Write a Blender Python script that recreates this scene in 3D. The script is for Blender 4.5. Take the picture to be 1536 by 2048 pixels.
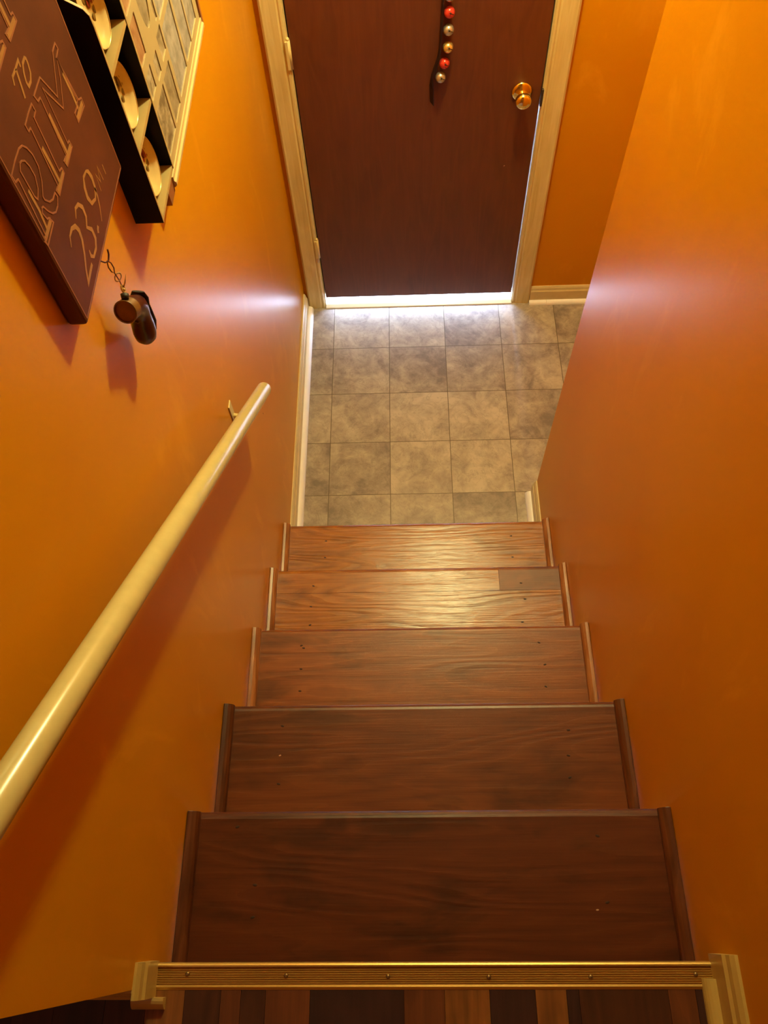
import bpy, bmesh, math, random
from mathutils import Vector, Matrix, Euler
random.seed(4)
S = bpy.context.scene
COL = S.collection
for o in list(bpy.data.objects): bpy.data.objects.remove(o)

# ------------------------------------------------------------------ camera, light, exposure
cam_d = bpy.data.cameras.new('camera'); cam = bpy.data.objects.new('camera', cam_d); COL.objects.link(cam)
cam_d.sensor_fit = 'VERTICAL'; cam_d.sensor_height = 24.0; cam_d.lens = 24.0 * 1588.07 / 2048
cam_d.clip_start = 0.02
cam.matrix_world = Matrix(((0.99933947, 0.01963751, 0.03057764, 0.426451),
                           (-0.00318789, 0.88555155, -0.46453018, -1.231707),
                           (-0.03620029, 0.46412586, 0.88502922, 2.634871),
                           (0, 0, 0, 1)))
S.camera = cam
vs = S.view_settings
vs.view_transform = 'Standard'; vs.look = 'None'; vs.gamma = 1; vs.use_curve_mapping = False
vs.exposure = 0.0
W_ = bpy.data.worlds.new('world'); S.world = W_; W_.use_nodes = True
bg = W_.node_tree.nodes['Background']; bg.inputs[0].default_value = (0.62, 0.76, 1.0, 1); bg.inputs[1].default_value = 6.0

def lamp(name, kind, loc, energy, color, **k):
    d = bpy.data.lights.new(name, kind); d.energy = energy; d.color = color
    for a, b in k.items(): setattr(d, a, b)
    o = bpy.data.objects.new(name, d); o.location = loc; COL.objects.link(o); return o
LIGHT = (0.645, 0.70, 2.61)
lamp('ceiling_lamp_light', 'POINT', LIGHT, 88.0, (0.98, 1.0, 0.48), shadow_soft_size=0.05)
sky = lamp('porch_daylight', 'AREA', (0.62, 2.0, 0.60), 520.0, (0.56, 0.72, 1.0), shape='RECTANGLE', size=1.6, size_y=1.2)
sky.rotation_euler = Euler((math.radians(-90), 0, 0))
sky.rotation_euler = Vector((0, -1.0, -0.55)).to_track_quat('-Z', 'Y').to_euler()

lamp('upper_hall_fill', 'POINT', (-0.9, -2.5, 3.3), 7.0, (1.0, 0.62, 0.45), shadow_soft_size=0.12)  # added fill that lifts the dark upper floor, not a known lamp

# ------------------------------------------------------------------ dimensions
W = 0.90; YD = 1.169; YC = 0.224; ZU = 1.188; YU = -1.28
NY = [-0.0039, -0.2505, -0.5101, -0.7781, -1.0333, -1.28]
NZ = [0.2137, 0.3965, 0.5891, 0.8349, 1.0461, 1.1881]

# ------------------------------------------------------------------ helpers
def bx(bm, a, b, mi=0):
    x0, y0, z0 = a; x1, y1, z1 = b
    v = [bm.verts.new(p) for p in ((x0,y0,z0),(x1,y0,z0),(x1,y1,z0),(x0,y1,z0),(x0,y0,z1),(x1,y0,z1),(x1,y1,z1),(x0,y1,z1))]
    for f in ((0,3,2,1),(4,5,6,7),(0,1,5,4),(1,2,6,5),(2,3,7,6),(3,0,4,7)):
        q = bm.faces.new([v[i] for i in f]); q.material_index = mi
def prism(bm, poly, axis, a, b, mi=0):
    """poly in the two other axes (in x,y,z order), extruded along axis from a to b"""
    def P(p, t):
        if axis == 0: return (t, p[0], p[1])
        if axis == 1: return (p[0], t, p[1])
        return (p[0], p[1], t)
    A = [bm.verts.new(P(p, a)) for p in poly]; B = [bm.verts.new(P(p, b)) for p in poly]
    n = len(poly); fs = [bm.faces.new(A), bm.faces.new(B[::-1])]
    for i in range(n): fs.append(bm.faces.new((A[i], B[i], B[(i+1) % n], A[(i+1) % n])))
    for f in fs: f.material_index = mi
def frame_of(d):
    d = d.normalized(); u = d.orthogonal().normalized(); return u, d.cross(u)
def tube(bm, pts, rad, seg=12, mi=0, cap=True, flat=1.0, up=None):
    pts = [Vector(p) for p in pts]
    if not hasattr(rad, '__len__'): rad = [rad] * len(pts)
    rings = []; u = None
    for i, p in enumerate(pts):
        d = (pts[min(i+1, len(pts)-1)] - pts[max(i-1, 0)]).normalized()
        if up is not None: u = (Vector(up) - d * Vector(up).dot(d)).normalized()
        elif u is None: u = d.orthogonal().normalized()
        else: u = (u - d * u.dot(d)).normalized()
        w = d.cross(u)
        rings.append([bm.verts.new(p + (u * math.cos(t) * rad[i] + w * math.sin(t) * rad[i] * flat)) for t in [2*math.pi*k/seg for k in range(seg)]])
    for r0, r1 in zip(rings, rings[1:]):
        for k in range(seg):
            f = bm.faces.new((r0[k], r0[(k+1) % seg], r1[(k+1) % seg], r1[k])); f.material_index = mi; f.smooth = True
    if cap:
        for r in (rings[0][::-1], rings[-1]):
            f = bm.faces.new(r); f.material_index = mi
def lathe(bm, prof, origin, axis, seg=32, mi=0):
    """prof: list of (radius, height along axis)"""
    axis = Vector(axis).normalized(); u, w = frame_of(axis); o = Vector(origin); rings = []
    for r, h in prof:
        if r < 1e-6: rings.append([bm.verts.new(o + axis*h)])
        else: rings.append([bm.verts.new(o + axis*h + (u*math.cos(t) + w*math.sin(t))*r) for t in [2*math.pi*k/seg for k in range(seg)]])
    for a, b in zip(rings, rings[1:]):
        for k in range(seg):
            k2 = (k+1) % seg
            if len(a) == 1 and len(b) == 1: continue
            if len(a) == 1: vv = (a[0], b[k2], b[k])
            elif len(b) == 1: vv = (a[k], a[k2], b[0])
            else: vv = (a[k], a[k2], b[k2], b[k])
            f = bm.faces.new(vv); f.material_index = mi; f.smooth = True
def ball(bm, c, r, seg=24, mi=0, sc=(1,1,1)):
    m = Matrix.Translation(Vector(c)) @ Matrix.Diagonal((r*sc[0], r*sc[1], r*sc[2], 1))
    res = bmesh.ops.create_uvsphere(bm, u_segments=seg, v_segments=seg//2, radius=1, matrix=m)
    for v in res['verts']:
        for f in v.link_faces: f.smooth = True; f.material_index = mi
def torus(bm, c, axis, R, r, seg=28, ring=8, mi=0, sc=(1, 1)):
    axis = Vector(axis).normalized(); u, w = frame_of(axis); c = Vector(c); rings = []
    for i in range(seg):
        t = 2*math.pi*i/seg; d = u*math.cos(t)*sc[0] + w*math.sin(t)*sc[1]
        rings.append([bm.verts.new(c + d*(R + r*math.cos(s)) + axis*r*math.sin(s)) for s in [2*math.pi*k/ring for k in range(ring)]])
    for i in range(seg):
        a, b = rings[i], rings[(i+1) % seg]
        for k in range(ring):
            f = bm.faces.new((a[k], b[k], b[(k+1) % ring], a[(k+1) % ring])); f.smooth = True; f.material_index = mi
def obj(name, bm, mats, parent=None, bevel=0, seg=2, smooth=False, origin=None):
    bmesh.ops.recalc_face_normals(bm, faces=bm.faces[:])
    if origin is not None:
        bmesh.ops.translate(bm, verts=bm.verts[:], vec=-Vector(origin))
    me = bpy.data.meshes.new(name); bm.to_mesh(me); bm.free()
    for m in (mats if isinstance(mats, (list, tuple)) else [mats]): me.materials.append(m)
    o = bpy.data.objects.new(name, me); COL.objects.link(o)
    if origin is not None: o.location = origin
    if parent is not None:
        o.parent = parent
        # parents here are never rotated or scaled: keep the child where it was modelled
        w = Vector(parent['_w']) if '_w' in parent else Vector((0,0,0))
        o.location = Vector(o.location) - w
        o['_w'] = list(Vector(o.location) + w)
    else: o['_w'] = list(o.location)
    if smooth:
        for p in me.polygons: p.use_smooth = True
    if bevel:
        m = o.modifiers.new('bevel', 'BEVEL'); m.width = bevel; m.segments = seg; m.limit_method = 'ANGLE'; m.angle_limit = math.radians(40)
    return o
def struct(name, bm, mats, parent=None, **k):
    o = obj(name, bm, mats, parent, **k)
    if parent is None: o['kind'] = 'structure'
    return o
def tag(o, label, cat, group=None):
    o['label'] = label; o['category'] = cat
    if group: o['group'] = group
    return o
def thing(name, label, cat, loc, group=None):
    o = bpy.data.objects.new(name, None); COL.objects.link(o); o.location = loc; o['_w'] = list(loc)
    o.empty_display_size = 0.05
    return tag(o, label, cat, group)
def BM(): return bmesh.new()

# ------------------------------------------------------------------ materials
class N:
    def __init__(s, name):
        s.m = bpy.data.materials.new(name); s.m.use_nodes = True; s.t = s.m.node_tree; s.b = s.t.nodes['Principled BSDF']
    def n(s, t, **k):
        nd = s.t.nodes.new(t)
        for a, b in k.items(): setattr(nd, a, b)
        return nd
    def l(s, a, b): s.t.links.new(a, b)
    def val(s, nd, d):
        for k, v in d.items(): nd.inputs[k].default_value = v
        return nd
    def coord(s, scale=(1,1,1), space='Object', loc=(0,0,0)):
        c = s.n('ShaderNodeTexCoord'); m = s.n('ShaderNodeMapping'); m.inputs['Scale'].default_value = scale; m.inputs['Location'].default_value = loc
        s.l(c.outputs[space], m.inputs['Vector']); return m.outputs['Vector']
    def math(s, op, a, b=None, c=None):
        nd = s.n('ShaderNodeMath', operation=op)
        for i, v in enumerate((a, b, c)):
            if v is None: continue
            if isinstance(v, (int, float)): nd.inputs[i].default_value = v
            else: s.l(v, nd.inputs[i])
        return nd.outputs[0]
    def noise(s, vec, scale, detail=4, rough=0.5, dist=0):
        nd = s.n('ShaderNodeTexNoise'); s.val(nd, {'Scale': scale, 'Detail': detail, 'Roughness': rough, 'Distortion': dist})
        if vec is not None: s.l(vec, nd.inputs['Vector'])
        return nd
    def ramp(s, fac, stops):
        r = s.n('ShaderNodeValToRGB'); e = r.color_ramp.elements
        while len(e) < len(stops): e.new(0.5)
        for el, (p, c) in zip(e, stops): el.position = p; el.color = (*c, 1) if len(c) == 3 else c
        s.l(fac, r.inputs[0]); return r.outputs[0]
    def mix(s, fac, a, b, bt='MIX'):
        nd = s.n('ShaderNodeMix', data_type='RGBA', blend_type=bt)
        for i, v in ((0, fac), (6, a), (7, b)):
            if isinstance(v, (int, float)): nd.inputs[i].default_value = v
            elif isinstance(v, tuple): nd.inputs[i].default_value = (*v, 1)
            else: s.l(v, nd.inputs[i])
        return nd.outputs[2]
    def bump(s, h, st, dist=0.002):
        nd = s.n('ShaderNodeBump'); s.val(nd, {'Strength': st, 'Distance': dist}); s.l(h, nd.inputs['Height']); s.l(nd.outputs[0], s.b.inputs['Normal']); return nd
    def base(s, c):
        if isinstance(c, tuple): s.b.inputs['Base Color'].default_value = (*c, 1)
        else: s.l(c, s.b.inputs['Base Color'])

def plain(name, c, rough=0.5, metal=0.0, var=0.15, nscale=14, bumpst=0.0, spec=0.5):
    k = N(name); v = k.coord()
    nz = k.noise(v, nscale, 5, 0.6)
    k.base(k.ramp(nz.outputs[0], [(0.3, tuple(x*(1-var) for x in c)), (0.7, tuple(min(1, x*(1+var)) for x in c))]))
    k.val(k.b, {'Roughness': rough, 'Metallic': metal, 'Specular IOR Level': spec})
    if bumpst: k.bump(nz.outputs[0], bumpst)
    return k.m
def wall_paint():
    k = N('orange wall paint'); v = k.coord()
    big = k.noise(v, 2.2, 4, 0.55); patch = k.noise(k.coord((1, 1, 0.45)), 6.5, 5, 0.62, 0.6)
    c1 = k.ramp(big.outputs[0], [(0.3, (0.60, 0.238, 0.002)), (0.7, (0.64, 0.274, 0.003))])
    f = k.ramp(patch.outputs[0], [(0.58, (0, 0, 0)), (0.70, (0.75, 0.75, 0.75))])
    k.base(k.mix(f, c1, (0.70, 0.31, 0.010)))
    fine = k.noise(v, 260, 2, 0.5); lo = k.noise(v, 9, 3, 0.5)
    h = k.math('MULTIPLY_ADD', lo.outputs[0], 3.0, fine.outputs[0])
    k.bump(h, 0.08, 0.0008)
    k.val(k.b, {'Roughness': 0.31, 'Specular IOR Level': 0.09})
    return k.m
def wood(name, dark, mid, light, along=0, freq=52, rough=0.38, bumpst=0.35, coat=0.0, seed=0.0, stain=0.5, stretch=1.0):
    """along = grain axis; contour lines of a stretched noise give the cathedral figure"""
    k = N(name)
    sc = [7.0*stretch, 7.0*stretch, 7.0*stretch]; sc[along] = 0.85*stretch
    c = k.n('ShaderNodeTexCoord'); inf = k.n('ShaderNodeObjectInfo'); off = k.n('ShaderNodeVectorMath', operation='SCALE'); 
    cmb = k.n('ShaderNodeCombineXYZ'); 
    for i in range(3): k.l(inf.outputs['Random'], cmb.inputs[i])
    k.l(cmb.outputs[0], off.inputs[0]); off.inputs['Scale'].default_value = 17.0 + seed
    ad = k.n('ShaderNodeVectorMath', operation='ADD'); k.l(c.outputs['Object'], ad.inputs[0]); k.l(off.outputs[0], ad.inputs[1])
    mp = k.n('ShaderNodeMapping'); mp.inputs['Scale'].default_value = sc; k.l(ad.outputs[0], mp.inputs['Vector'])
    n1 = k.noise(mp.outputs[0], 1.0, 2, 0.45, 0.3)
    g = k.math('FRACT', k.math('MULTIPLY', n1.outputs[0], freq*0.35))
    tri = k.math('ABSOLUTE', k.math('SUBTRACT', g, 0.62))
    sc2 = [220, 220, 220]; sc2[along] = 7
    mp2 = k.n('ShaderNodeMapping'); mp2.inputs['Scale'].default_value = sc2; k.l(ad.outputs[0], mp2.inputs['Vector'])
    n2 = k.noise(mp2.outputs[0], 1.0, 3, 0.6)
    sc3 = [11, 11, 11]; sc3[along] = 4.0
    mp3 = k.n('ShaderNodeMapping'); mp3.inputs['Scale'].default_value = sc3; k.l(ad.outputs[0], mp3.inputs['Vector'])
    n3 = k.noise(mp3.outputs[0], 1.0, 4, 0.6, 0.4)
    msk = k.n('ShaderNodeMapRange'); k.l(n3.outputs[0], msk.inputs[0]); k.val(msk, {'From Min': 0.36, 'From Max': 0.62, 'To Min': 0.25, 'To Max': 1.0})
    tri = k.math('MULTIPLY_ADD', k.math('MULTIPLY', tri, msk.outputs[0]), 0.75, 0.05)
    grain = k.math('MULTIPLY_ADD', n2.outputs[0], 0.45, tri)
    col = k.ramp(grain, [(0.12, dark), (0.38, mid), (0.7, light)])
    f = k.ramp(n3.outputs[0], [(0.50, (0, 0, 0)), (0.64, (stain, stain, stain))])
    k.base(k.mix(f, col, tuple(x*0.42 for x in dark), 'MIX'))
    k.bump(grain, bumpst, 0.0016)
    k.val(k.b, {'Roughness': rough, 'Coat Weight': coat, 'Coat Roughness': 0.2})
    return k.m
def tile_floor():
    k = N('slate look vinyl tile'); T = 0.23509; tx, ty = 0.1253, 0.9319
    c = k.n('ShaderNodeTexCoord'); sp = k.n('ShaderNodeSeparateXYZ'); k.l(c.outputs['Object'], sp.inputs[0])
    u = k.math('DIVIDE', k.math('SUBTRACT', sp.outputs[0], tx), T); w = k.math('DIVIDE', k.math('SUBTRACT', sp.outputs[1], ty), T)
    fu, fw = k.math('FLOOR', u), k.math('FLOOR', w)
    cell = k.n('ShaderNodeCombineXYZ'); k.l(fu, cell.inputs[0]); k.l(fw, cell.inputs[1])
    wn = k.n('ShaderNodeTexWhiteNoise', noise_dimensions='3D'); k.l(cell.outputs[0], wn.inputs['Vector'])
    sc = k.n('ShaderNodeVectorMath', operation='SCALE'); k.l(wn.outputs['Color'], sc.inputs[0]); sc.inputs['Scale'].default_value = 30
    ad = k.n('ShaderNodeVectorMath', operation='ADD'); k.l(c.outputs['Object'], ad.inputs[0]); k.l(sc.outputs[0], ad.inputs[1])
    n1 = k.noise(ad.outputs[0], 7.5, 7, 0.66, 0.6); n2 = k.noise(ad.outputs[0], 26, 5, 0.65, 0.5)
    m = k.math('MULTIPLY_ADD', n2.outputs[0], 0.35, k.math('MULTIPLY', n1.outputs[0], 0.75))
    m = k.math('ADD', m, k.math('MULTIPLY', k.math('SUBTRACT', wn.outputs['Value'], 0.5), 0.16))
    col = k.ramp(m, [(0.36, (0.18, 0.145, 0.14)), (0.48, (0.30, 0.25, 0.225)), (0.56, (0.38, 0.325, 0.28)), (0.70, (0.50, 0.44, 0.38))])
    vn = k.noise(ad.outputs[0], 13, 6, 0.6, 1.6)
    vein = k.math('ABSOLUTE', k.math('SUBTRACT', vn.outputs[0], 0.5))
    vf = k.ramp(vein, [(0.0, (0.35, 0.35, 0.35)), (0.02, (0, 0, 0))])
    col = k.mix(vf, col, (0.13, 0.105, 0.09))
    def edge(x):
        f = k.math('FRACT', x); return k.math('MINIMUM', f, k.math('SUBTRACT', 1.0, f))
    e = k.math('MINIMUM', edge(u), edge(w))
    g = k.math('LESS_THAN', e, 0.0055)
    k.base(k.mix(g, col, (0.105, 0.075, 0.05)))
    h = k.math('SUBTRACT', k.math('MULTIPLY', m, 0.5), g)
    k.bump(h, 0.25, 0.001)
    k.val(k.b, {'Roughness': 0.42})
    return k.m

M_wall = wall_paint()
M_ceil = plain('ceiling tan', (0.55, 0.38, 0.20), 0.8, var=0.03)
M_tile = tile_floor()
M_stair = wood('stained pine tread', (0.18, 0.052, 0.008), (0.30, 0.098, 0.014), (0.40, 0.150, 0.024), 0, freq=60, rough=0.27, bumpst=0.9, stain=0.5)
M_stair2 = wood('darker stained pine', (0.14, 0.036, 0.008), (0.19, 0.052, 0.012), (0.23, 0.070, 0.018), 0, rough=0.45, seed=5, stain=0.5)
M_stair_d = wood('deep brown pine tread', (0.055, 0.011, 0.003), (0.085, 0.018, 0.004), (0.115, 0.028, 0.007), 0, freq=40, rough=0.42, bumpst=0.3, seed=11, stain=0.65)
M_stair_k = wood('dark brown pine tread', (0.07, 0.016, 0.004), (0.125, 0.031, 0.006), (0.165, 0.046, 0.009), 0, freq=40, rough=0.40, bumpst=0.3, seed=6, stain=0.55)
M_stair_m = wood('medium brown pine tread', (0.12, 0.029, 0.004), (0.20, 0.053, 0.007), (0.27, 0.082, 0.012), 0, freq=42, rough=0.38, bumpst=0.35, seed=4, stain=0.55)
M_mould_d = wood('deep brown moulding', (0.05, 0.012, 0.005), (0.10, 0.028, 0.009), (0.16, 0.05, 0.018), 1, freq=20, rough=0.38, seed=9, stretch=3)
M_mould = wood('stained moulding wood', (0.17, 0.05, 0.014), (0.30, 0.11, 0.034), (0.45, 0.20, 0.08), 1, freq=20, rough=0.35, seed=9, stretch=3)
M_hole = plain('dark nail hole', (0.03, 0.010, 0.005), 0.7)
M_fleck = plain('pale fleck', (0.45, 0.28, 0.18), 0.5)
M_door = wood('dark brown door veneer', (0.098, 0.024, 0.005), (0.118, 0.030, 0.006), (0.138, 0.038, 0.009), 2, freq=18, rough=0.42, bumpst=0.06, seed=3, stain=0.25, stretch=2.2)
M_trim = wood('cream painted trim', (0.55, 0.42, 0.16), (0.66, 0.53, 0.23), (0.72, 0.60, 0.29), 2, freq=12, rough=0.36, bumpst=0.12, seed=2, stain=0.0, stretch=3)
M_base = plain('cream baseboard paint', (0.68, 0.56, 0.30), 0.4, var=0.08)
M_base2 = plain('golden upper baseboard', (0.50, 0.35, 0.10), 0.4, var=0.08)
M_white = plain('white shoe moulding', (0.90, 0.88, 0.92), 0.35, var=0.04)
M_rail = plain('cream gloss handrail paint', (0.60, 0.54, 0.25), 0.25, var=0.05, nscale=30)
M_alu = plain('brass toned aluminium', (0.55, 0.35, 0.09), 0.36, metal=0.55, var=0.04, nscale=12)
M_thr = plain('pale threshold metal', (0.80, 0.80, 0.82), 0.3, metal=0.2, var=0.03)
M_brass = plain('polished brass', (0.88, 0.70, 0.30), 0.12, metal=1.0, var=0.04)
M_screw = plain('screw head', (0.30, 0.20, 0.09), 0.4, metal=0.8)
M_dark = plain('blackened recess', (0.02, 0.012, 0.008), 0.6)
M_sign = plain('rust brown sign board', (0.104, 0.025, 0.006), 0.6, var=0.25, nscale=9, bumpst=0.1, spec=0.25)
M_signside = plain('dark sign edge', (0.11, 0.013, 0.010), 0.6, var=0.2, nscale=9)
M_let = plain('tan lettering', (0.36, 0.17, 0.045), 0.55, var=0.12, nscale=40)
M_let2 = plain('thin salmon outline', (0.30, 0.105, 0.04), 0.55, var=0.12, nscale=40)
M_black = plain('black box wood', (0.006, 0.0015, 0.002), 0.55, var=0.2, spec=0.15)
M_shelf = plain('pale olive shelf wood', (0.44, 0.31, 0.12), 0.5, var=0.1)
M_plate = plain('glazed ivory china', (0.60, 0.46, 0.20), 0.15, var=0.03)
M_gold = plain('gilt rim', (0.75, 0.55, 0.22), 0.25, metal=0.7)
M_rose = plain('rose red decal', (0.20, 0.015, 0.012), 0.3)
M_leaf = plain('leaf brown decal', (0.16, 0.09, 0.02), 0.3)
M_mat = plain('cream photo mat', (0.42, 0.33, 0.17), 0.5, var=0.04)
M_ltwood = plain('light frame wood', (0.60, 0.45, 0.22), 0.35, var=0.06)
M_brwood = plain('brown frame side', (0.30, 0.11, 0.03), 0.45, var=0.15)
M_strap = plain('dark leather strap', (0.016, 0.005, 0.005), 0.45, var=0.2)
M_iron = plain('rusty dark wire', (0.12, 0.025, 0.012), 0.4, metal=0.4)

# ------------------------------------------------------------------ the setting
bm = BM(); bx(bm, (-0.10, -1.312, 0), (0, YD + 0.12, 3.6)); struct('wall_left', bm, M_wall)
bm = BM(); bx(bm, (W, -3.2, 0), (W + 0.11, YC, 3.6)); struct('wall_right', bm, M_wall, bevel=0.006)
DX0, DX1, DZ = 0.088, 0.887, 2.04
bm = BM(); bx(bm, (0, YD, 0), (0.07, YD+0.12, 2.74)); bx(bm, (0.905, YD, 0), (2.0, YD+0.12, 2.74)); bx(bm, (0.07, YD, DZ+0.02), (0.905, YD+0.12, 2.74)); struct('wall_front', bm, M_wall)
bm = BM(); bx(bm, (2.0, YC-0.1, 0), (2.1, YD+0.12, 2.74)); struct('wall_alcove_end', bm, M_wall)
bm = BM(); bx(bm, (W+0.11, YC-0.1, 0), (2.0, YC, 2.74)); struct('wall_alcove_back', bm, M_wall)
bm = BM(); bx(bm, (0, YC-0.45, 2.74), (2.1, YD+0.12, 2.84)); struct('ceiling', bm, M_ceil)
bm = BM(); bx(bm, (0, YC-0.55, 2.74), (W, YC-0.45, 3.6)); struct('wall_header', bm, M_wall)
bm = BM(); bx(bm, (-1.8, -3.3, 3.6), (W+0.11, YC-0.45, 3.7)); struct('ceiling_upper', bm, M_ceil)
bm = BM(); bx(bm, (-1.7, -1.312, ZU), (-0.10, -1.202, 3.6)); struct('wall_upper_hall', bm, M_wall)
bm = BM(); bx(bm, (-1.8, -3.2, ZU-0.1), (-1.7, -1.225, 3.6)); struct('wall_upper_left', bm, M_wall)
bm = BM(); bx(bm, (-1.8, -3.3, ZU-0.1), (W+0.11, -3.2, 3.6)); struct('wall_upper_back', bm, M_wall)
bm = BM(); bx(bm, (0, -0.02, -0.06), (2.0, YD+0.02, 0)); struct('floor', bm, M_tile)
bm = BM(); bx(bm, (-0.6, YD+0.10, -0.10), (1.8, 3.2, -0.02)); struct('floor_porch', bm, plain('porch concrete', (0.55, 0.55, 0.55), 0.8))
# under-stair back so the well is closed
bm = BM(); bx(bm, (0, -1.44, 0), (W, -1.35, ZU-0.02)); struct('wall_under_landing', bm, M_wall)

# upper floor: multi-tone laminate strips running front to back
fl = []
tones = [(0.050, 0.015, 0.007), (0.11, 0.032, 0.010), (0.20, 0.072, 0.016), (0.032, 0.011, 0.011)]
for i, t in enumerate(tones): fl.append(wood('laminate tone %d' % i, tuple(x*0.6 for x in t), t, tuple(x*1.4 for x in t), 1, freq=26, rough=0.45, bumpst=0.08, seed=i, stain=0.4, stretch=1.6))
edges = [(0.0, 2), (0.060, 0), (0.117, 1), (0.149, 0), (0.188, 1), (0.258, 3), (0.405, 1), (0.468, 2), (0.538, 3), (0.609, 2), (0.657, 3), (0.676, 0), (0.813, 1), (0.855, 3)]
bm = BM()
bx(bm, (-1.7, -3.2, ZU-0.10), (W, -1.30, ZU-0.004), 0)
for i, (x, t) in enumerate(edges):
    x1 = edges[i+1][0] if i+1 < len(edges) else W
    y = -1.30; first = True
    while y > -3.2:
        ln = 0.28 + random.random()*0.5; y1 = max(-3.2, y - ln)
        bx(bm, (x+0.0003, y1, ZU-0.005), (x1-0.0003, y-0.0006, ZU), t if first else random.randrange(4)); y = y1; first = False
x = 0.0; i = 0
while x > -1.7:
    x1 = max(-1.7, x - random.choice((0.05, 0.065, 0.08, 0.10))); y = -1.312
    while y > -3.2:
        y1 = max(-3.2, y - 0.15 - random.random()*0.45)
        bx(bm, (x1+0.0003, y1, ZU-0.005), (x-0.0003, y-0.0006, ZU), random.choice((0, 0, 1, 3))); y = y1
    x = x1
struct('floor_upper', bm, fl)

# trims -----------------------------------------------------------
def casing(name, x0, x1, z0, z1, inner_right, notch=None):
    """vertical casing with a shallow moulded face; inner_right tells which side meets the door"""
    y = YD; w = x1 - x0
    prof = [(0, 0), (0, -0.013), (0.006, -0.016), (0.012, -0.0145), (w*0.45, -0.012), (w-0.018, -0.0115), (w-0.013, -0.009), (w-0.008, -0.011), (w-0.003, -0.010), (w, -0.006), (w, 0)]
    if inner_right: pts = [(x1 - a, y + b) for a, b in [(w - p[0], p[1]) for p in prof]]
    else: pts = [(x0 + (w - p[0]), y + p[1]) for p in prof]
    bm = BM(); prism(bm, pts, 2, z0, z1)
    return struct(name, bm, M_trim)
casing('trim_1', 0.016, 0.084, 0.0, 2.1, True)
casing('trim_2', 0.889, 0.961, 0.0, 2.1, False)
bm = BM(); bx(bm, (0.016, YD-0.014, DZ+0.005), (0.961, YD, DZ+0.075)); struct('trim_3', bm, M_trim, bevel=0.004)
bm = BM()
bx(bm, (0.07, YD-0.002, 0), (0.088, YD+0.12, DZ+0.02)); bx(bm, (0.887, YD-0.002, 0), (0.905, YD+0.12, DZ+0.02)); bx(bm, (0.088, YD-0.002, DZ), (0.887, YD+0.12, DZ+0.02))
bx(bm, (0.088, YD+0.0445, 0.024), (0.102, YD+0.058, DZ)); bx(bm, (0.873, YD+0.0445, 0.93), (0.887, YD+0.058, DZ)); bx(bm, (0.088, YD+0.0445, DZ-0.014), (0.887, YD+0.058, DZ))
struct('trim_4', bm, M_base)
def baseprof(th, h): return [(0, 0), (th, 0), (th, h*0.72), (th*0.75, h*0.78), (th*0.62, h*0.90), (th*0.3, h), (0, h)]
def qround(r, n=6): return [(0, 0)] + [(r*math.cos(math.pi/2*i/n), r*math.sin(math.pi/2*i/n)) for i in range(n+1)]
BH = 0.083
def side_base(name, x, sgn, y0, y1, z, h=BH, shoe=M_white, sr=0.020, th=0.014, shoe_y=None, bmat=None):
    bm = BM(); prism(bm, [(x + sgn*a, z + b) for a, b in baseprof(th, h)], 1, y0, y1)
    o = struct(name, bm, bmat or M_base)
    if shoe:
        a, b = shoe_y or (y0, y1)
        bm = BM(); prism(bm, [(x + sgn*(th + p), z + q) for p, q in qround(sr)], 1, a, b); obj('shoe_moulding', bm, shoe, o)
    return o
side_base('baseboard_left', 0, 1, -0.02, YD-0.016, 0, h=0.095)
side_base('baseboard_right', W, -1, -0.02, YC-0.006, 0, h=0.095)
side_base('baseboard_upper_right', W, -1, -3.2, YU+0.012, ZU, h=0.085, shoe=M_base2, sr=0.018, th=0.016, shoe_y=(-3.2, YU-0.022), bmat=M_base2)
bm = BM(); prism(bm, [(-1.353 if False else YD - a, b) for a, b in baseprof(0.012, 0.088)], 0, 0.963, 2.0); o = struct('baseboard_front', bm, M_base)
bm = BM(); prism(bm, [(YD - 0.012 - p, q) for p, q in qround(0.016)], 0, 0.963, 1.035); prism(bm, [(YD - 0.012 - p, q) for p, q in qround(0.016)], 0, 1.036, 2.0); obj('shoe_moulding', bm, M_white, o)
# short baseboard return round the end of the left wall
bm = BM(); prism(bm, [(0 + a, ZU + b) for a, b in baseprof(0.014, 0.080)], 1, -1.326, -1.276)
prism(bm, [(-1.312 - a, ZU + b) for a, b in baseprof(0.014, 0.080)], 0, -0.10, 0.0)
o = struct('baseboard_upper_left', bm, M_base2)
bm = BM(); prism(bm, [(-1.326 - p, ZU + q) for p, q in qround(0.017)], 0, -0.02, 0.031); obj('shoe_moulding', bm, M_base2, o)

# door -----------------------------------------------------------
bm = BM(); bx(bm, (0.0915, YD+0.003, 0.049), (0.8838, YD+0.043, DZ-0.003))
d = struct('door_1', bm, M_door, bevel=0.0015)
bm = BM(); tube(bm, [(0.790, YD+0.003, 0.688), (0.7935, YD+0.003, 0.691)], 0.0012, 6); obj('paint_chip', bm, M_fleck, d)
bm = BM(); KX, KZ = 0.8217, 0.972; ky = YD+0.003
lathe(bm, [(0, 0.0), (0.033, 0.0), (0.034, 0.003), (0.031, 0.007), (0.025, 0.010), (0.014, 0.012), (0.012, 0.014)], (KX, ky, KZ), (0, -1, 0), 40)
kn = obj('door_knob', bm, M_brass, d)
bm = BM(); lathe(bm, [(0.012, 0.012), (0.0115, 0.024), (0.014, 0.030), (0.021, 0.036), (0.0255, 0.044), (0.0265, 0.051), (0.0245, 0.058), (0.019, 0.0635), (0.010, 0.066), (0, 0.0665)], (KX, ky, KZ), (0, -1, 0), 40); obj('knob_ball', bm, M_brass, kn)
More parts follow.
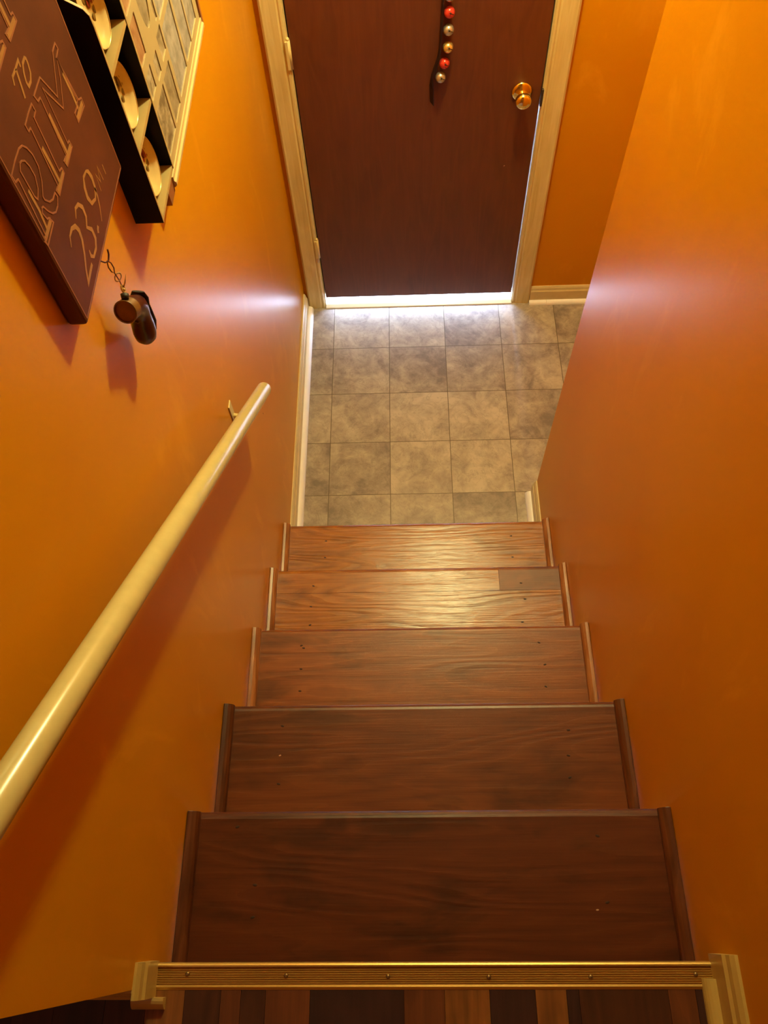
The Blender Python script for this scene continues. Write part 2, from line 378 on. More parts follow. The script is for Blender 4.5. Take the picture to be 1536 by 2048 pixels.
for z0 in (1.082, 0.290):
    bm = BM(); tube(bm, [(0.0875, YD-0.007, z0), (0.0875, YD-0.007, z0+0.092)], 0.0065, 12); bx(bm, (0.078, YD-0.016, z0+0.002), (0.0865, YD-0.008, z0+0.090)); ball(bm, (0.0875, YD-0.007, z0+0.095), 0.006, 10)
    obj('hinge', bm, M_trim, d)
bm = BM(); bx(bm, (0.8830, YD-0.0115, 0.925), (0.8905, YD+0.002, 0.985)); obj('latch_plate', bm, M_dark, d, bevel=0.002)
bm = BM(); prism(bm, [(YD-0.016, 0), (YD-0.014, 0.004), (YD+0.0, 0.012), (YD+0.05, 0.013), (YD+0.12, 0.006), (YD+0.12, 0)], 0, 0.088, 0.887)
tag(obj('door_threshold', bm, M_thr, None), 'pale metal threshold under the brown door, bright with daylight from the gap', 'threshold')

# ------------------------------------------------------------------ staircase
st = thing('staircase', 'stained brown wooden staircase of five treads between the orange walls', 'stairs', (0.45, -0.5, 0))
holes = {1: [(0.1457, -0.0676), (0.1442, -0.1289), (0.7707, -0.0617), (0.7697, -0.1393)],
 2: [(0.1333, -0.3067), (0.1283, -0.373), (0.1277, -0.4315), (0.7626, -0.3083), (0.7702, -0.3601), (0.7567, -0.4323)],
 3: [(0.1328, -0.5579), (0.139, -0.565), (0.1344, -0.6225), (0.1344, -0.6813), (0.7671, -0.5591), (0.7772, -0.6193), (0.7741, -0.6778)],
 4: [(0.1336, -0.8267), (0.1316, -0.8913), (0.1319, -0.9518), (0.7724, -0.8426), (0.7664, -0.8977), (0.7645, -0.9439)],
 5: [(0.0934, -1.0615), (0.1337, -1.1607), (0.1331, -1.2135), (0.7637, -1.0817), (0.7673, -1.1919), (0.7481, -1.2038)]}
def board(bm, x0, x1, yf, yb, z, th=0.028, nose=True, mi=0):
    if nose:
        r = th/2; p = [(yb, z), (yb, z-th)] + [(yf - r + r*math.cos(a), z - r + r*math.sin(a)) for a in [(-math.pi/2) + math.pi*i/8 for i in range(9)]]
    else: p = [(yb, z), (yb, z-th), (yf, z-th), (yf, z)]
    prism(bm, p, 0, x0, x1, mi)
for k in range(5):
    yf, z = NY[k], NZ[k]; yb = NY[k+1] - 0.012
    bm = BM()
    if k == 1:
        ys = yf - 0.080
        board(bm, 0.002, 0.6975, yf, ys+0.0004, z, mi=0); board(bm, 0.6982, W-0.002, yf, ys+0.0004, z, mi=3)
        board(bm, 0.002, W-0.002, ys-0.0004, yb, z-0.0003, nose=False, mi=0)
    else: board(bm, 0.002, W-0.002, yf, yb, z)
    for hx, hy in holes[k+1]:
        mi = 2 if k >= 3 and random.random() < 0.5 else 1
        m = Matrix.Translation((hx, hy, z+0.0001)) @ Matrix.Rotation(random.uniform(-.4, .4), 4, 'Z') @ Matrix.Diagonal((1.0, 0.55, 0.12, 1))
        r = bmesh.ops.create_uvsphere(bm, u_segments=10, v_segments=6, radius=0.0042 if mi == 1 else 0.0028, matrix=m)
        for v in r['verts']:
            for f in v.link_faces: f.material_index = mi
    obj('tread', bm, [(M_stair, M_stair, M_stair_m, M_stair_k, M_stair_d)[k], M_hole, M_fleck, M_stair2], st, origin=(0.45, yf, z))  # tread tones step darker from the third tread up
    bm = BM(); bx(bm, (0.002, yf-0.040, (NZ[k-1]-0.0 if k else 0.0)), (W-0.002, yf-0.026, z-0.028)); obj('riser', bm, M_stair, st, origin=(0.45, yf-0.03, z-0.1))
    for sx, sg in ((0, 1), (W, -1)):
        rr = 0.0215 if sg > 0 else 0.0195
        bm = BM(); prism(bm, [(sx + sg*(p+0.001), z + q) for p, q in [(0, 0), (rr, 0), (rr, 0.006), (rr*0.93, 0.011), (rr*0.75, 0.016), (rr*0.45, 0.020), (0.003, 0.0215), (0, 0.0215)]], 1, yb, yf-0.001)
        obj('side_moulding', bm, M_mould if k < 3 else M_mould_d, st, origin=(sx, yf-0.1, z), bevel=0.0008)  # mouldings on the two highest treads take the darker tone
bm = BM(); bx(bm, (0.002, YU-0.04, NZ[4]), (W-0.002, YU-0.026, ZU-0.02)); obj('riser', bm, M_stair, st, origin=(0.45, YU-0.03, ZU-0.1))
bm = BM(); bx(bm, (0.002, YU-0.035, ZU-0.03), (W-0.002, YU-0.003, ZU-0.0005)); obj('landing_nosing', bm, M_stair, st, origin=(0.45, YU, ZU))

# ribbed metal edge strip at the top
ns = []
ys, ye = YU + 0.001, YU - 0.0365
prof = [(ys, ZU-0.022), (ys, ZU+0.0015), (ys-0.0012, ZU+0.0048), (ys-0.0035, ZU+0.0062), (ys-0.0058, ZU+0.0055), (ys-0.0072, ZU+0.0012)]
n = 7; a0, a1 = ys-0.0085, ye+0.007
for i in range(n):
    t0 = a0 + (a1-a0)*i/n; t1 = a0 + (a1-a0)*(i+0.5)/n; t2 = a0 + (a1-a0)*(i+0.9)/n
    prof += [(t0, ZU+0.0016), (t0-0.0004, ZU+0.0032), (t1, ZU+0.0032), (t1-0.0003, ZU+0.0016)]
prof += [(ye+0.004, ZU+0.0030), (ye, ZU+0.0004), (ye, ZU-0.0005), (ys-0.0015, ZU-0.0005), (ys-0.0015, ZU-0.022)]
bm = BM(); prism(bm, prof, 0, 0.003, W-0.016)
strip = tag(obj('stair_edge_strip', bm, M_alu), 'ribbed brass-toned metal edge strip on the top step at the wood floor', 'stair nosing')
for sx, sy in ((0.062, -1.2945), (0.2192, -1.2969), (0.3803, -1.2985), (0.5382, -1.2995), (0.6964, -1.2995), (0.8589, -1.2965)):
    bm = BM(); lathe(bm, [(0, 0.0024), (0.0022, 0.0022), (0.0034, 0.0010), (0.0036, 0)], (sx, sy, ZU+0.0030), (0, 0, 1), 14); obj('screw', bm, M_screw, strip)

# ------------------------------------------------------------------ handrail
sl = -0.82; rx = 0.065
dv = Vector((0, 1, sl)).normalized()
rl = thing('handrail', 'cream painted round wooden handrail sloping down the left orange wall', 'handrail', (0, -0.6, 1.4))
e1 = Vector((rx, -0.012, 0.999)); e0 = e1 - dv*1.72
bm = BM(); tube(bm, [e0, e0+dv*0.004, e1-dv*0.004, e1], [0.0165, 0.0185, 0.0185, 0.0165], 40)
obj('rail', bm, M_rail, rl)
for yy in (-0.115, -1.235):
    zz = 0.999 + (yy + 0.012)*sl
    bm = BM(); bx(bm, (0.0, yy-0.012, zz-0.072), (0.003, yy+0.012, zz-0.002))
    tube(bm, [(0.002, yy, zz-0.05), (0.03, yy, zz-0.055), (0.055, yy, zz-0.045), (rx, yy, zz-0.018)], 0.0055, 10)
    obj('wall_bracket', bm, M_trim, rl, bevel=0.001)
bm = BM(); lathe(bm, [(0, 0.0006), (0.0022, 0.0005), (0.0022, 0)], (0, 0.127, 0.692), (1, 0, 0), 10)
tag(obj('screw_hole', bm, M_hole), 'tiny dark screw hole in the left wall below the handrail end', 'screw hole')

# ------------------------------------------------------------------ sign board
LET = {
    'R_o': [(-0.5444,2.0864), (-0.5239,2.0883), (-0.5053,2.0880), (-0.4959,2.0843), (-0.4893,2.0767), (-0.4843,2.0644), (-0.4843,2.0493), (-0.4932,2.0360), (-0.5063,2.0272), (-0.5059,2.0222), (-0.4979,2.0125), (-0.4882,2.0075), (-0.4769,2.0072), (-0.4756,2.0008), (-0.4854,1.9953), (-0.4955,1.9957), (-0.5039,2.0015), (-0.5106,2.0106), (-0.5159,2.0214), (-0.5203,2.0233), (-0.5243,2.0200), (-0.5207,2.0085), (-0.5158,2.0055), (-0.5115,1.9952), (-0.5467,1.9936), (-0.5483,2.0009), (-0.5410,2.0003), (-0.5359,2.0746), (-0.5440,2.0776), (-0.5444,2.0864)],
    'R_i': [(-0.5243,2.0755), (-0.5177,2.0798), (-0.5116,2.0780), (-0.5060,2.0736), (-0.5019,2.0635), (-0.5011,2.0502), (-0.5081,2.0393), (-0.5190,2.0342), (-0.5227,2.0413), (-0.5243,2.0755)],
    'R_s': [(-0.5280,2.0536), (-0.5271,2.0265), (-0.5309,2.0037), (-0.5190,1.9985)],
    'I_o': [(-0.4353,2.0900), (-0.4524,2.0906), (-0.4700,2.0894), (-0.4694,2.0813), (-0.4619,2.0799), (-0.4629,2.0053), (-0.4714,2.0056), (-0.4696,1.9971), (-0.4346,1.9998), (-0.4349,2.0069), (-0.4438,2.0100), (-0.4439,2.0798), (-0.4343,2.0805), (-0.4353,2.0900)],
    'I_s': [(-0.4570,2.0518), (-0.4552,2.0285), (-0.4544,2.0050), (-0.4613,1.9998)],
    'M_o': [(-0.3898,2.0900), (-0.4056,2.0903), (-0.4221,2.0901), (-0.4189,2.0814), (-0.4099,2.0793), (-0.4105,2.0051), (-0.4217,2.0058), (-0.4193,1.9970), (-0.3859,1.9983), (-0.3868,2.0071), (-0.3933,2.0086), (-0.3948,2.0806), (-0.3889,2.0706), (-0.3659,2.0349), (-0.3412,2.0552), (-0.3278,2.0716), (-0.3190,2.0122), (-0.3308,2.0099), (-0.3404,2.0101), (-0.3411,1.9986), (-0.3051,1.9957), (-0.3044,2.0060), (-0.3151,2.0107), (-0.3280,2.0730), (-0.3145,2.0750), (-0.3159,2.0829), (-0.3318,2.0824), (-0.3348,2.0796), (-0.3679,2.0513), (-0.3898,2.0900)],
    'M_s': [(-0.4069,2.0567), (-0.4057,2.0293), (-0.4047,2.0033), (-0.4077,1.9988)],
    'M_s2': [(-0.3283,2.0540), (-0.3253,2.0282), (-0.3253,2.0060), (-0.3303,1.9988)],
    'T': [(-0.4528,2.1229), (-0.4483,2.1295), (-0.4348,2.1291), (-0.4205,2.1298), (-0.4224,2.1232)],
    'T2': [(-0.4341,2.1287), (-0.4431,2.1018)],
    'O': [(-0.4046,2.1221), (-0.4146,2.1217), (-0.4214,2.1153), (-0.4249,2.1080), (-0.4238,2.1021), (-0.4143,2.1017), (-0.4065,2.1062), (-0.4031,2.1135), (-0.4023,2.1196), (-0.4046,2.1221)],
    'two': [(-0.5004,1.9467), (-0.4916,1.9553), (-0.4786,1.9555), (-0.4677,1.9492), (-0.4637,1.9394), (-0.4669,1.9274), (-0.4790,1.9131), (-0.4924,1.9020), (-0.5026,1.8888), (-0.4856,1.8902), (-0.4713,1.8907)],
    'three': [(-0.4574,1.9517), (-0.4477,1.9585), (-0.4359,1.9547), (-0.4285,1.9438), (-0.4304,1.9308), (-0.4412,1.9233), (-0.4310,1.9104), (-0.4321,1.8970), (-0.4424,1.8896), (-0.4581,1.8901), (-0.4644,1.8975), (-0.4622,1.9051)],
    'dot': [(-0.4105,1.8975), (-0.4153,1.8958), (-0.4181,1.8924)],
    'nine': [(-0.3769,1.9556), (-0.3914,1.9577), (-0.4001,1.9498), (-0.4044,1.9379), (-0.3999,1.9248), (-0.3850,1.9188), (-0.3728,1.9244), (-0.3689,1.9392), (-0.3719,1.9505), (-0.3769,1.9556)],
    'nine_t': [(-0.3730,1.9269), (-0.3755,1.9153), (-0.3818,1.9044), (-0.3943,1.8904)],
    'MI_m': [(-0.3590,1.9095), (-0.3545,1.9325), (-0.3490,1.9160), (-0.3405,1.9335), (-0.3385,1.9105)],
    'MI_i': [(-0.3232,1.9222), (-0.3236,1.9076)],
}
def ribbon(bm, pts, w, x0, x1, mi=0, closed=False):
    """a painted stroke on the board: polyline in (y,z), width w, thickness x0..x1"""
    P = [Vector(p) for p in pts]
    if closed and (P[0]-P[-1]).length < 1e-5: P = P[:-1]
    n = len(P); L = []; R_ = []
    for i in range(n):
        a = P[(i-1) % n] if closed or i > 0 else P[i]; b = P[(i+1) % n] if closed or i < n-1 else P[i]
        d1 = (P[i]-a); d2 = (b-P[i])
        if d1.length < 1e-7: d1 = d2
        if d2.length < 1e-7: d2 = d1
        d1.normalize(); d2.normalize(); nm = Vector((-d1.y-d2.y, d1.x+d2.x))
        if nm.length < 0.3: nm = Vector((-d1.y, d1.x))
        nm.normalize(); c = max(0.45, nm.dot(Vector((-d1.y, d1.x)))); ww = w[i % len(w)] if hasattr(w, '__len__') else w
        L.append(P[i] + nm*ww/2/c); R_.append(P[i] - nm*ww/2/c)
    vs_ = [[bm.verts.new((x, q.x, q.y)) for q in (l, r) for x in (x1, x0)] for l, r in zip(L, R_)]
    m = n if closed else n-1
    for i in range(m):
        a, b = vs_[i], vs_[(i+1) % n]
        for f in ((a[0], a[2], b[2], b[0]), (a[1], b[1], b[3], a[3]), (a[0], b[0], b[1], a[1]), (a[2], a[3], b[3], b[2])):
            q = bm.faces.new(f); q.material_index = mi
    if not closed:
        for a in (vs_[0], vs_[-1]):
            q = bm.faces.new((a[0], a[1], a[3], a[2])); q.material_index = mi
SX = 0.025
sg = thing('wall_sign', 'rust brown painted wooden sign reading RIM TO RIM 23.9 MI on left wall', 'sign', (0, -0.406, 1.866))
bm = BM(); bx(bm, (0.0, -0.553, 1.866), (SX, -0.260, 2.33), 1)
bm.faces.ensure_lookup_table()
for f in bm.faces:
    f.normal_update()
for f in bm.faces:
    if f.calc_center_median().x > SX-1e-4: f.material_index = 0
obj('board', bm, [M_sign, M_signside], sg, bevel=0.005, seg=3)
bm = BM(); x0, x1 = SX-0.0006, SX+0.0003
for a, b in (((-0.5465, 1.8725), (-0.5465, 2.323)), ((-0.5465, 1.8725), (-0.2665, 1.8725)), ((-0.2665, 1.8725), (-0.2665, 2.323))): ribbon(bm, [a, b], 0.0018, x0, x1)
obj('border_line', bm, M_let2, sg)
def word(name, items, mats):
    bm = BM()
    for pts, w, cl, mi, xo in items: ribbon(bm, pts, w, x0, x1 + xo, mi, cl)
    return obj(name, bm, mats, sg)
for dz in (0.0, 0.152):
    sh = lambda k: [(a, b+dz) for a, b in LET[k]]
    its = []
    for k in ('R_o', 'R_i', 'I_o', 'M_o'): its.append((sh(k), 0.0021, True, 1, 0.0002))
    for k, w in (('R_s', 0.0045), ('I_s', 0.0055), ('M_s', 0.0055), ('M_s2', 0.0055)): its.append((sh(k)[:3], w, False, 0, 0))
    # foot serifs filled tan
    for y0, y1 in ((-0.545, -0.513), (-0.469, -0.436), (-0.419, -0.388), (-0.339, -0.307)): its.append(([(y0, 2.0015+dz), (y1, 2.0015+dz)], 0.006, False, 0, 0.0001))
    word('lettering', its, [M_let, M_let2])
word('lettering', [(LET['T'], 0.0032, False, 0, 0), (LET['T2'], 0.0040, False, 0, 0), (LET['O'], 0.0036, True, 0, 0)], [M_let])
def tap(n, lo, hi): return [lo + (hi-lo)*math.sin(math.pi*min(1, (i+0.6)/n))**1 for i in range(n)]
word('lettering', [(LET['two'], [0.002, 0.003, 0.005, 0.006, 0.0065, 0.006, 0.005, 0.0045, 0.005, 0.0055, 0.005], False, 0, 0),
    (LET['three'], [0.002, 0.004, 0.005, 0.006, 0.005, 0.004, 0.006, 0.0065, 0.005, 0.004, 0.005, 0.002], False, 0, 0),
    (LET['dot'], 0.0055, False, 0, 0), (LET['nine'], [0.003, 0.004, 0.007, 0.007, 0.005, 0.004, 0.006, 0.007, 0.006, 0.003], True, 0, 0), (LET['nine_t'], [0.004, 0.0035, 0.003, 0.002], False, 0, 0),
    (LET['MI_m'], 0.0018, False, 0, 0), (LET['MI_i'], 0.002, False, 0, 0)], [M_let])

# ------------------------------------------------------------------ black shelf box with small plates
SB = thing('display_shelf', 'narrow black wall shelf box with pale shelves beside the brown sign', 'shelf', (0, -0.1665, 1.739))
y0, y1, zb, dp, th = -0.232, -0.101, 1.739, 0.045, 0.0045
prof = [(0, zb), (dp, zb), (dp, 2.050), (0.0440, 2.064), (0.0390, 2.072), (0.031, 2.077), (0.020, 2.084), (0.016, 2.10), (0.016, 2.30), (0, 2.30)]
edge = [(dp, zb), (dp, 2.050), (0.0440, 2.064), (0.0390, 2.072), (0.031, 2.077), (0.020, 2.084), (0.016, 2.10), (0.016, 2.30)]
for ya, yb2 in ((y0, y0+th), (y1-th, y1)):
    bm = BM(); prism(bm, [(a, b) for a, b in prof], 1, ya, yb2); p = obj('side_panel', bm, M_black, SB)
    bm = BM()
    for (a, b), (c, d2) in zip(edge, edge[1:]):
        dd = Vector((c-a, d2-b)).normalized(); nn = Vector((dd.y, -dd.x))*0.0006
        prism(bm, [(a, b), (c, d2), (c+nn.x, d2+nn.y), (a+nn.x, b+nn.y)], 1, ya, yb2)
    obj('front_edge', bm, M_shelf, p)
bm = BM(); bx(bm, (0, y0+th, zb), (0.003, y1-th, 2.30)); obj('back_panel', bm, M_black, SB)
SH = [1.7425, 1.8635, 1.9825, 2.1015]
for i, z in enumerate(SH):
    bm = BM(); bx(bm, (0.003, y0+th, z-0.0035), (dp-0.0005 if i < 3 else 0.016, y1-th, z+0.0035)); obj('shelf', bm, M_shelf, SB)
def plate(z, lab, petal=None):
    t = thing('china_plate', lab, 'plate', (0.025, -0.1665, z), 'small rose plates in the black wall shelf')
    ax = Vector((1, 0, 0.16)).normalized(); c = Vector((0.0125, -0.1655, z+0.0460))
    pr = [(0, 0.0), (0.018, 0.0), (0.029, 0.003), (0.0385, 0.0085), (0.0450, 0.0145), (0.0460, 0.0145), (0.040, 0.0065), (0.031, 0.0005), (0.018, -0.0025), (0, -0.0025)]
    bm = BM(); lathe(bm, pr, c, ax, 48); obj('dish', bm, M_plate, t)
    bm = BM(); torus(bm, c + ax*0.0147, ax, 0.0455, 0.0007, 48, 6); obj('gilt_rim', bm, M_gold, t)
    bm = BM(); u = Vector((0, 1, 0)); w = ax.cross(u); w = w if w.z > 0 else -w
    for (a, b, r, mi) in ((0.004, 0.004, 0.0075, 0), (0.009, 0.009, 0.005, 0), (-0.002, 0.009, 0.0055, 0), (-0.005, 0.0, 0.0045, 0), (0.008, -0.002, 0.0045, 0), (0.001, -0.010, 0.0045, 1), (0.009, -0.012, 0.004, 1), (-0.008, -0.014, 0.004, 1), (0.002, -0.018, 0.0035, 1), (-0.011, 0.006, 0.0035, 1)):
        a = a*1.15 + 0.029; b = b*1.15 - 0.003
        q = c + u*a + w*b + ax*(0.0006 + max(0, (a*a+b*b)**0.5-0.018)*0.25)
        r *= 1.3
        lathe(bm, [(0, 0.0005), (r*0.8, 0.0004), (r, 0)], q, ax, 9, mi)
    obj('rose_decal', bm, [petal or M_rose, M_leaf], t)
    return t
plate(SH[0]+0.0035, 'small ivory plate with red rose in the lowest compartment of the black shelf')
plate(SH[1]+0.0035, 'small ivory plate with brown flower spray in the middle compartment of black shelf', M_leaf)
plate(SH[2]+0.0035, 'small ivory plate cut off at photo top, in the highest visible compartment of black shelf')

# ------------------------------------------------------------------ collage frame
CF = thing('collage_frame', 'multi-opening photo collage frame with cream mat right of the black shelf', 'picture frame', (0, 0.17, 1.672))
cy0, cy1, cz0, cz1, cxf = -0.060, 0.407, 1.672, 2.16, 0.024
mh = 0.0022
ops = [(-0.033, 0.008, 1.867, 1.932), (-0.030, 0.018, 1.945, 2.03), (0.083, 0.121, 1.803, 1.846), (0.028, 0.060, 1.803, 1.840), (-0.033, 0.008, 1.810, 1.849),
       (0.057, 0.114, 1.705, 1.788), (0.130, 0.222, 1.705, 1.832), (0.235, 0.300, 1.705, 1.820), (0.308, 0.377, 1.705, 1.800), (-0.033, 0.045, 1.705, 1.790),
       (0.107, 0.121, 1.857, 1.90), (0.130, 0.222, 1.845, 1.95), (0.235, 0.300, 1.833, 1.95), (0.308, 0.377, 1.813, 1.93)]
oval = (0.066, 1.932, 0.031, 0.060)
bm = BM(); bx(bm, (0.0, cy0, cz0), (cxf-0.004, cy1, cz1)); bk = obj('backing', bm, M_brwood, CF)
# mat sheet with openings cut: grid cells kept where no opening covers them
ys_ = sorted(set([cy0+0.002, cy1-0.002] + [o[0] for o in ops] + [o[1] for o in ops] + [oval[0]-oval[2], oval[0]+oval[2]]))
zs_ = sorted(set([cz0+0.002, cz1-0.002] + [o[2] for o in ops] + [o[3] for o in ops] + [oval[1]-oval[3], oval[1]+oval[3]]))
bm = BM()
for a, b in zip(ys_, ys_[1:]):
    for c, d2 in zip(zs_, zs_[1:]):
        my, mz = (a+b)/2, (c+d2)/2
        if any(o[0] < my < o[1] and o[2] < mz < o[3] for o in ops): continue
        if abs(my-oval[0]) < oval[2] and abs(mz-oval[1]) < oval[3]: continue
        bx(bm, (cxf-0.0035, a, c), (cxf-0.0035+mh, b, d2))
n = 40; oy, oz, ra, rb = oval
ring_o = []; ring_i = []
for i in range(n):
    t = 2*math.pi*i/n; cx_, cz_ = math.cos(t), math.sin(t); s_ = 1/max(abs(cx_), abs(cz_))
    ring_o.append((oy+ra*cx_*s_, oz+rb*cz_*s_)); ring_i.append((oy+ra*cx_*0.97, oz+rb*cz_*0.97))
for i in range(n):
    j = (i+1) % n
    prism(bm, [ring_o[i], ring_o[j], ring_i[j], ring_i[i]], 0, cxf-0.0035, cxf-0.0035+mh)
obj('mat', bm, M_mat, CF)
def photo_mat(i, c1, c2, c3):
    k = N('faded photograph %d' % i); v = k.coord((1, 1, 1), loc=(i*3.1, i, i))
    nz = k.noise(v, 38, 5, 0.6, 0.4); k.base(k.ramp(nz.outputs[0], [(0.35, c1), (0.5, c2), (0.66, c3)])); k.val(k.b, {'Roughness': 0.12}); return k.m
PM = [photo_mat(0, (0.25, 0.20, 0.12), (0.33, 0.27, 0.17), (0.42, 0.36, 0.24)), photo_mat(1, (0.30, 0.29, 0.26), (0.40, 0.38, 0.34), (0.50, 0.47, 0.43)),
      photo_mat(2, (0.22, 0.17, 0.10), (0.36, 0.30, 0.19), (0.55, 0.47, 0.33)), photo_mat(3, (0.33, 0.15, 0.07), (0.42, 0.24, 0.12), (0.50, 0.30, 0.16))]
pick = [3, 3, 2, 2, 2, 0, 1, 1, 1, 2, 2, 1, 1, 1]
for o, pi_ in zip(ops, pick):
    bm = BM(); bx(bm, (cxf-0.0042, o[0]-0.001, o[2]-0.001), (cxf-0.0030, o[1]+0.001, o[3]+0.001)); obj('photograph', bm, PM[pi_], CF)
bm = BM(); prism(bm, [(oy+ra*math.cos(2*math.pi*i/n), oz+rb*math.sin(2*math.pi*i/n)) for i in range(n)], 0, cxf-0.0042, cxf-0.0030); obj('photograph', bm, PM[0], CF)
bm = BM(); prism(bm, [(0.0, cz0-0.006), (cxf, cz0-0.006), (cxf+0.004, cz0-0.002), (cxf+0.004, cz0+0.004), (cxf+0.001, cz0+0.007), (cxf+0.001, cz0+0.015), (0, cz0+0.015)], 1, cy0-0.002, cy1+0.002); obj('bottom_rail', bm, M_ltwood, CF)
bm = BM(); bx(bm, (0.0, cy1+0.002, cz0-0.002), (cxf+0.002, cy1+0.012, cz1)); obj('side_rail', bm, M_brwood, CF)
bm = BM(); bx(bm, (0.0, cy0-0.042, cz0-0.012), (cxf-0.002, cy0-0.002, cz1)); obj('side_rail', bm, M_brwood, CF)
bm = BM(); bx(bm, (0.0, cy0-0.030, cz1), (cxf, cy1+0.010, cz1+0.015)); obj('top_rail', bm, M_ltwood, CF)

# ------------------------------------------------------------------ jingle bells on the door
JB = thing('bell_strap', 'dark leather strap of jingle bells hanging on the brown door', 'door bells', (0.55, YD, 1.2))
sp = [(0.560, 1.60), (0.558, 1.42), (0.5561, 1.2811), (0.553, 1.19), (0.5505, 1.13), (0.545, 1.10), (0.536, 1.072), (0.5285, 1.046), (0.5275, 1.01), (0.530, 0.954)]
bm = BM()
hw = [0.012]*7 + [0.012, 0.012, 0.011]
A = []
for (x, z), h in zip(sp, hw):
    A.append([bm.verts.new((x+dx-dy*(0.45 if z < 1.02 else 0.12), 1.151+dy, z)) for dx, dy in ((-0.0015, -h), (0.0015, -h), (0.0015, h), (-0.0015, h))])
for a, b in zip(A, A[1:]):
    for i in range(4): bm.faces.new((a[i], a[(i+1) % 4], b[(i+1) % 4], b[i]))
bm.faces.new(A[0]); bm.faces.new(A[-1][::-1]); obj('strap', bm, M_strap, JB)
bm = BM(); lathe(bm, [(0, 0.022), (0.004, 0.021), (0.004, 0.0)], (0.560, YD+0.003, 1.592), (0, -1, 0), 12); obj('nail', bm, M_iron, JB)
cols = {'pewter': plain('pewter bell', (0.55, 0.53, 0.48), 0.3, metal=0.8), 'red': plain('red enamel bell', (0.62, 0.05, 0.035), 0.25, metal=0.3),
        'gold': plain('gold bell', (0.80, 0.62, 0.25), 0.25, metal=0.8)}
bells = [(0.5742, 1.2955, 'pewter'), (0.576, 1.2475, 'red'), (0.5749, 1.1963, 'pewter'), (0.5753, 1.1431, 'gold'), (0.5662, 1.0928, 'red'), (0.555, 1.0474, 'pewter')]
for x, z, c in bells:
    bm = BM(); r = 0.0165; ct = Vector((x, 1.147, z)); ax = Vector((0.15, -1, 0.35)).normalized()
    ball(bm, ct, r, 28); torus(bm, ct, ax.cross(Vector((0, 0, 1))), r*1.0, 0.0007, 28, 6)
    u = Vector((1, 0, -0.45)); u = (u - ax*u.dot(ax)).normalized()
    # the sound slot: a dark curved groove ending in round holes
    pts = [ct + (ax*math.cos(a) + u*math.sin(a))*(r*1.001) for a in [-0.15 + 0.95*i/8 for i in range(9)]]
    tube(bm, pts, 0.0009, 6, 1); ball(bm, ct + ax*r*0.985, 0.0028, 10, 1)
    b = obj('bell', bm, [cols[c], M_dark], JB); b['label'] = {'pewter': 'silvery grey bell', 'red': 'shiny red bell', 'gold': 'gold coloured bell'}[c]

# ------------------------------------------------------------------ little boot on a wire hook
bm = BM(); tube(bm, [(0.0, -0.4305, 1.858), (0.016, -0.4305, 1.856), (0.022, -0.4300, 1.852), (0.025, -0.4245, 1.850), (0.026, -0.418, 1.855), (0.0265, -0.4165, 1.862)], 0.0012, 8)
tag(obj('wire_hook', bm, M_iron), 'small bent dark wire hook in the orange wall under the sign corner', 'hook')
M_bt = plain('dark brown glossy boot', (0.055, 0.011, 0.008), 0.3, var=0.3, nscale=60)
M_bt2 = plain('worn tan boot cuff', (0.16, 0.075, 0.02), 0.4, var=0.3, nscale=60)
M_in = plain('brown boot opening', (0.20, 0.065, 0.018), 0.6, var=0.2, nscale=60)
BT = thing('boot_ornament', 'tiny brown boot ornament hanging from the wire hook below the sign', 'ornament', (0.025, -0.42, 1.76))
bm = BM()
tube(bm, [(0.0295, -0.452, 1.779), (0.0310, -0.444, 1.775), (0.0335, -0.433, 1.769), (0.0345, -0.423, 1.759), (0.0330, -0.417, 1.746), (0.0305, -0.415, 1.730), (0.0285, -0.416, 1.713), (0.0268, -0.417, 1.697), (0.0255, -0.4175, 1.685), (0.0250, -0.418, 1.677), (0.0250, -0.418, 1.6745)],
     [0.0160, 0.0160, 0.0160, 0.0162, 0.0152, 0.0150, 0.0172, 0.0178, 0.0160, 0.010, 0.002], 24, cap=False)
obj('boot_body', bm, M_bt, BT, smooth=True)
ca = (-0.12, -0.86, 0.48)
bm = BM(); tube(bm, [(0.0293, -0.4530, 1.7795), (0.0310, -0.4445, 1.775), (0.0325, -0.438, 1.772)], [0.0168, 0.0167, 0.0165], 24, cap=False); torus(bm, (0.0293, -0.4530, 1.7795), ca, 0.0162, 0.0012, 28, 8); obj('cuff', bm, M_bt2, BT)
bm = BM(); lathe(bm, [(0, 0), (0.0160, 0.0005)], (0.0295, -0.4510, 1.7783), ca, 24); obj('lining', bm, M_in, BT)
bm = BM(); sole = [(0.0370, -0.4035, 1.768), (0.0350, -0.4025, 1.756), (0.0330, -0.4020, 1.741), (0.0310, -0.4015, 1.725), (0.0285, -0.4010, 1.705), (0.0262, -0.4025, 1.686), (0.0255, -0.4045, 1.678)]
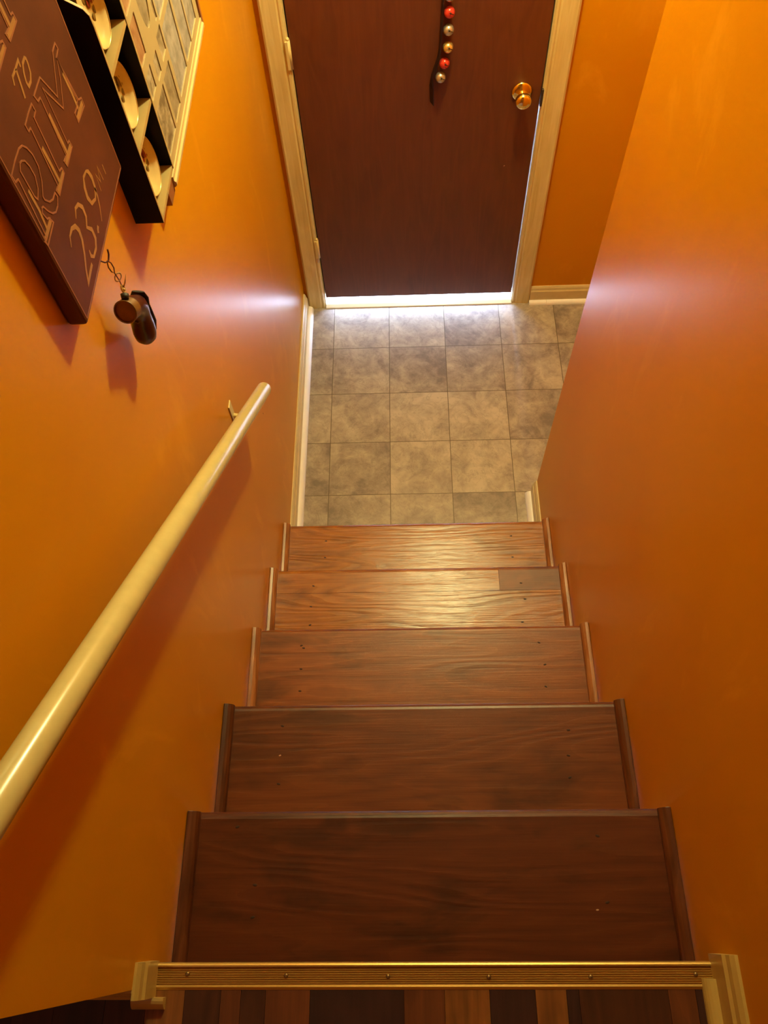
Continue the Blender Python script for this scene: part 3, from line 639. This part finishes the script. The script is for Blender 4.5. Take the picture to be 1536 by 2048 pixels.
tube(bm, sole, [0.009, 0.0135, 0.0125, 0.0145, 0.0165, 0.0140, 0.007], 16, flat=0.18, up=(1, 0, 0)); obj('sole', bm, M_dark, BT)
bm = BM()
for z in (1.752, 1.742, 1.732): tube(bm, [(0.018+ (z-1.732)*0.2, -0.4255, z), (0.0285+(z-1.732)*0.2, -0.4315, z-0.001), (0.040+(z-1.732)*0.2, -0.4245, z)], 0.0010, 6)
obj('laces', bm, M_bt2, BT)
bm = BM()
loop = [(0.024, -0.4275, 1.852), (0.023, -0.4295, 1.842), (0.0235, -0.4275, 1.832), (0.025, -0.424, 1.826), (0.0265, -0.422, 1.834), (0.0262, -0.4235, 1.845), (0.024, -0.4275, 1.852)]
tube(bm, loop, 0.0009, 6); tube(bm, [(0.025, -0.424, 1.827), (0.027, -0.424, 1.812), (0.0285, -0.4265, 1.803), (0.030, -0.430, 1.796), (0.031, -0.434, 1.790)], 0.0008, 6)
obj('wire_loop', bm, M_iron, BT)
M_rib = plain('straw coloured ribbon', (0.50, 0.30, 0.08), 0.5, var=0.25, nscale=80)
bm = BM(); torus(bm, (0.0275, -0.424, 1.8185), (0.6, -0.6, 0.5), 0.0060, 0.0012, 20, 6, sc=(1, 0.7)); torus(bm, (0.030, -0.430, 1.801), (0.9, -0.2, 0.5), 0.0050, 0.0016, 16, 6, sc=(1, 0.6))
tube(bm, [(0.030, -0.430, 1.801), (0.033, -0.421, 1.806), (0.036, -0.416, 1.815)], [0.0012, 0.0022, 0.0004], 6, flat=0.4); tube(bm, [(0.030, -0.430, 1.801), (0.028, -0.440, 1.792), (0.024, -0.445, 1.776)], [0.0012, 0.0022, 0.0006], 6, flat=0.4)
ball(bm, (0.030, -0.4305, 1.8005), 0.0030, 10); obj('ribbon_bow', bm, M_rib, BT)
bm = BM(); tube(bm, [(0.0305, -0.434, 1.795), (0.0315, -0.441, 1.792)], [0.006, 0.005], 10); obj('heel_tab', bm, M_dark, BT)
for o in bpy.data.objects:
    if '_w' in o: del o['_w']
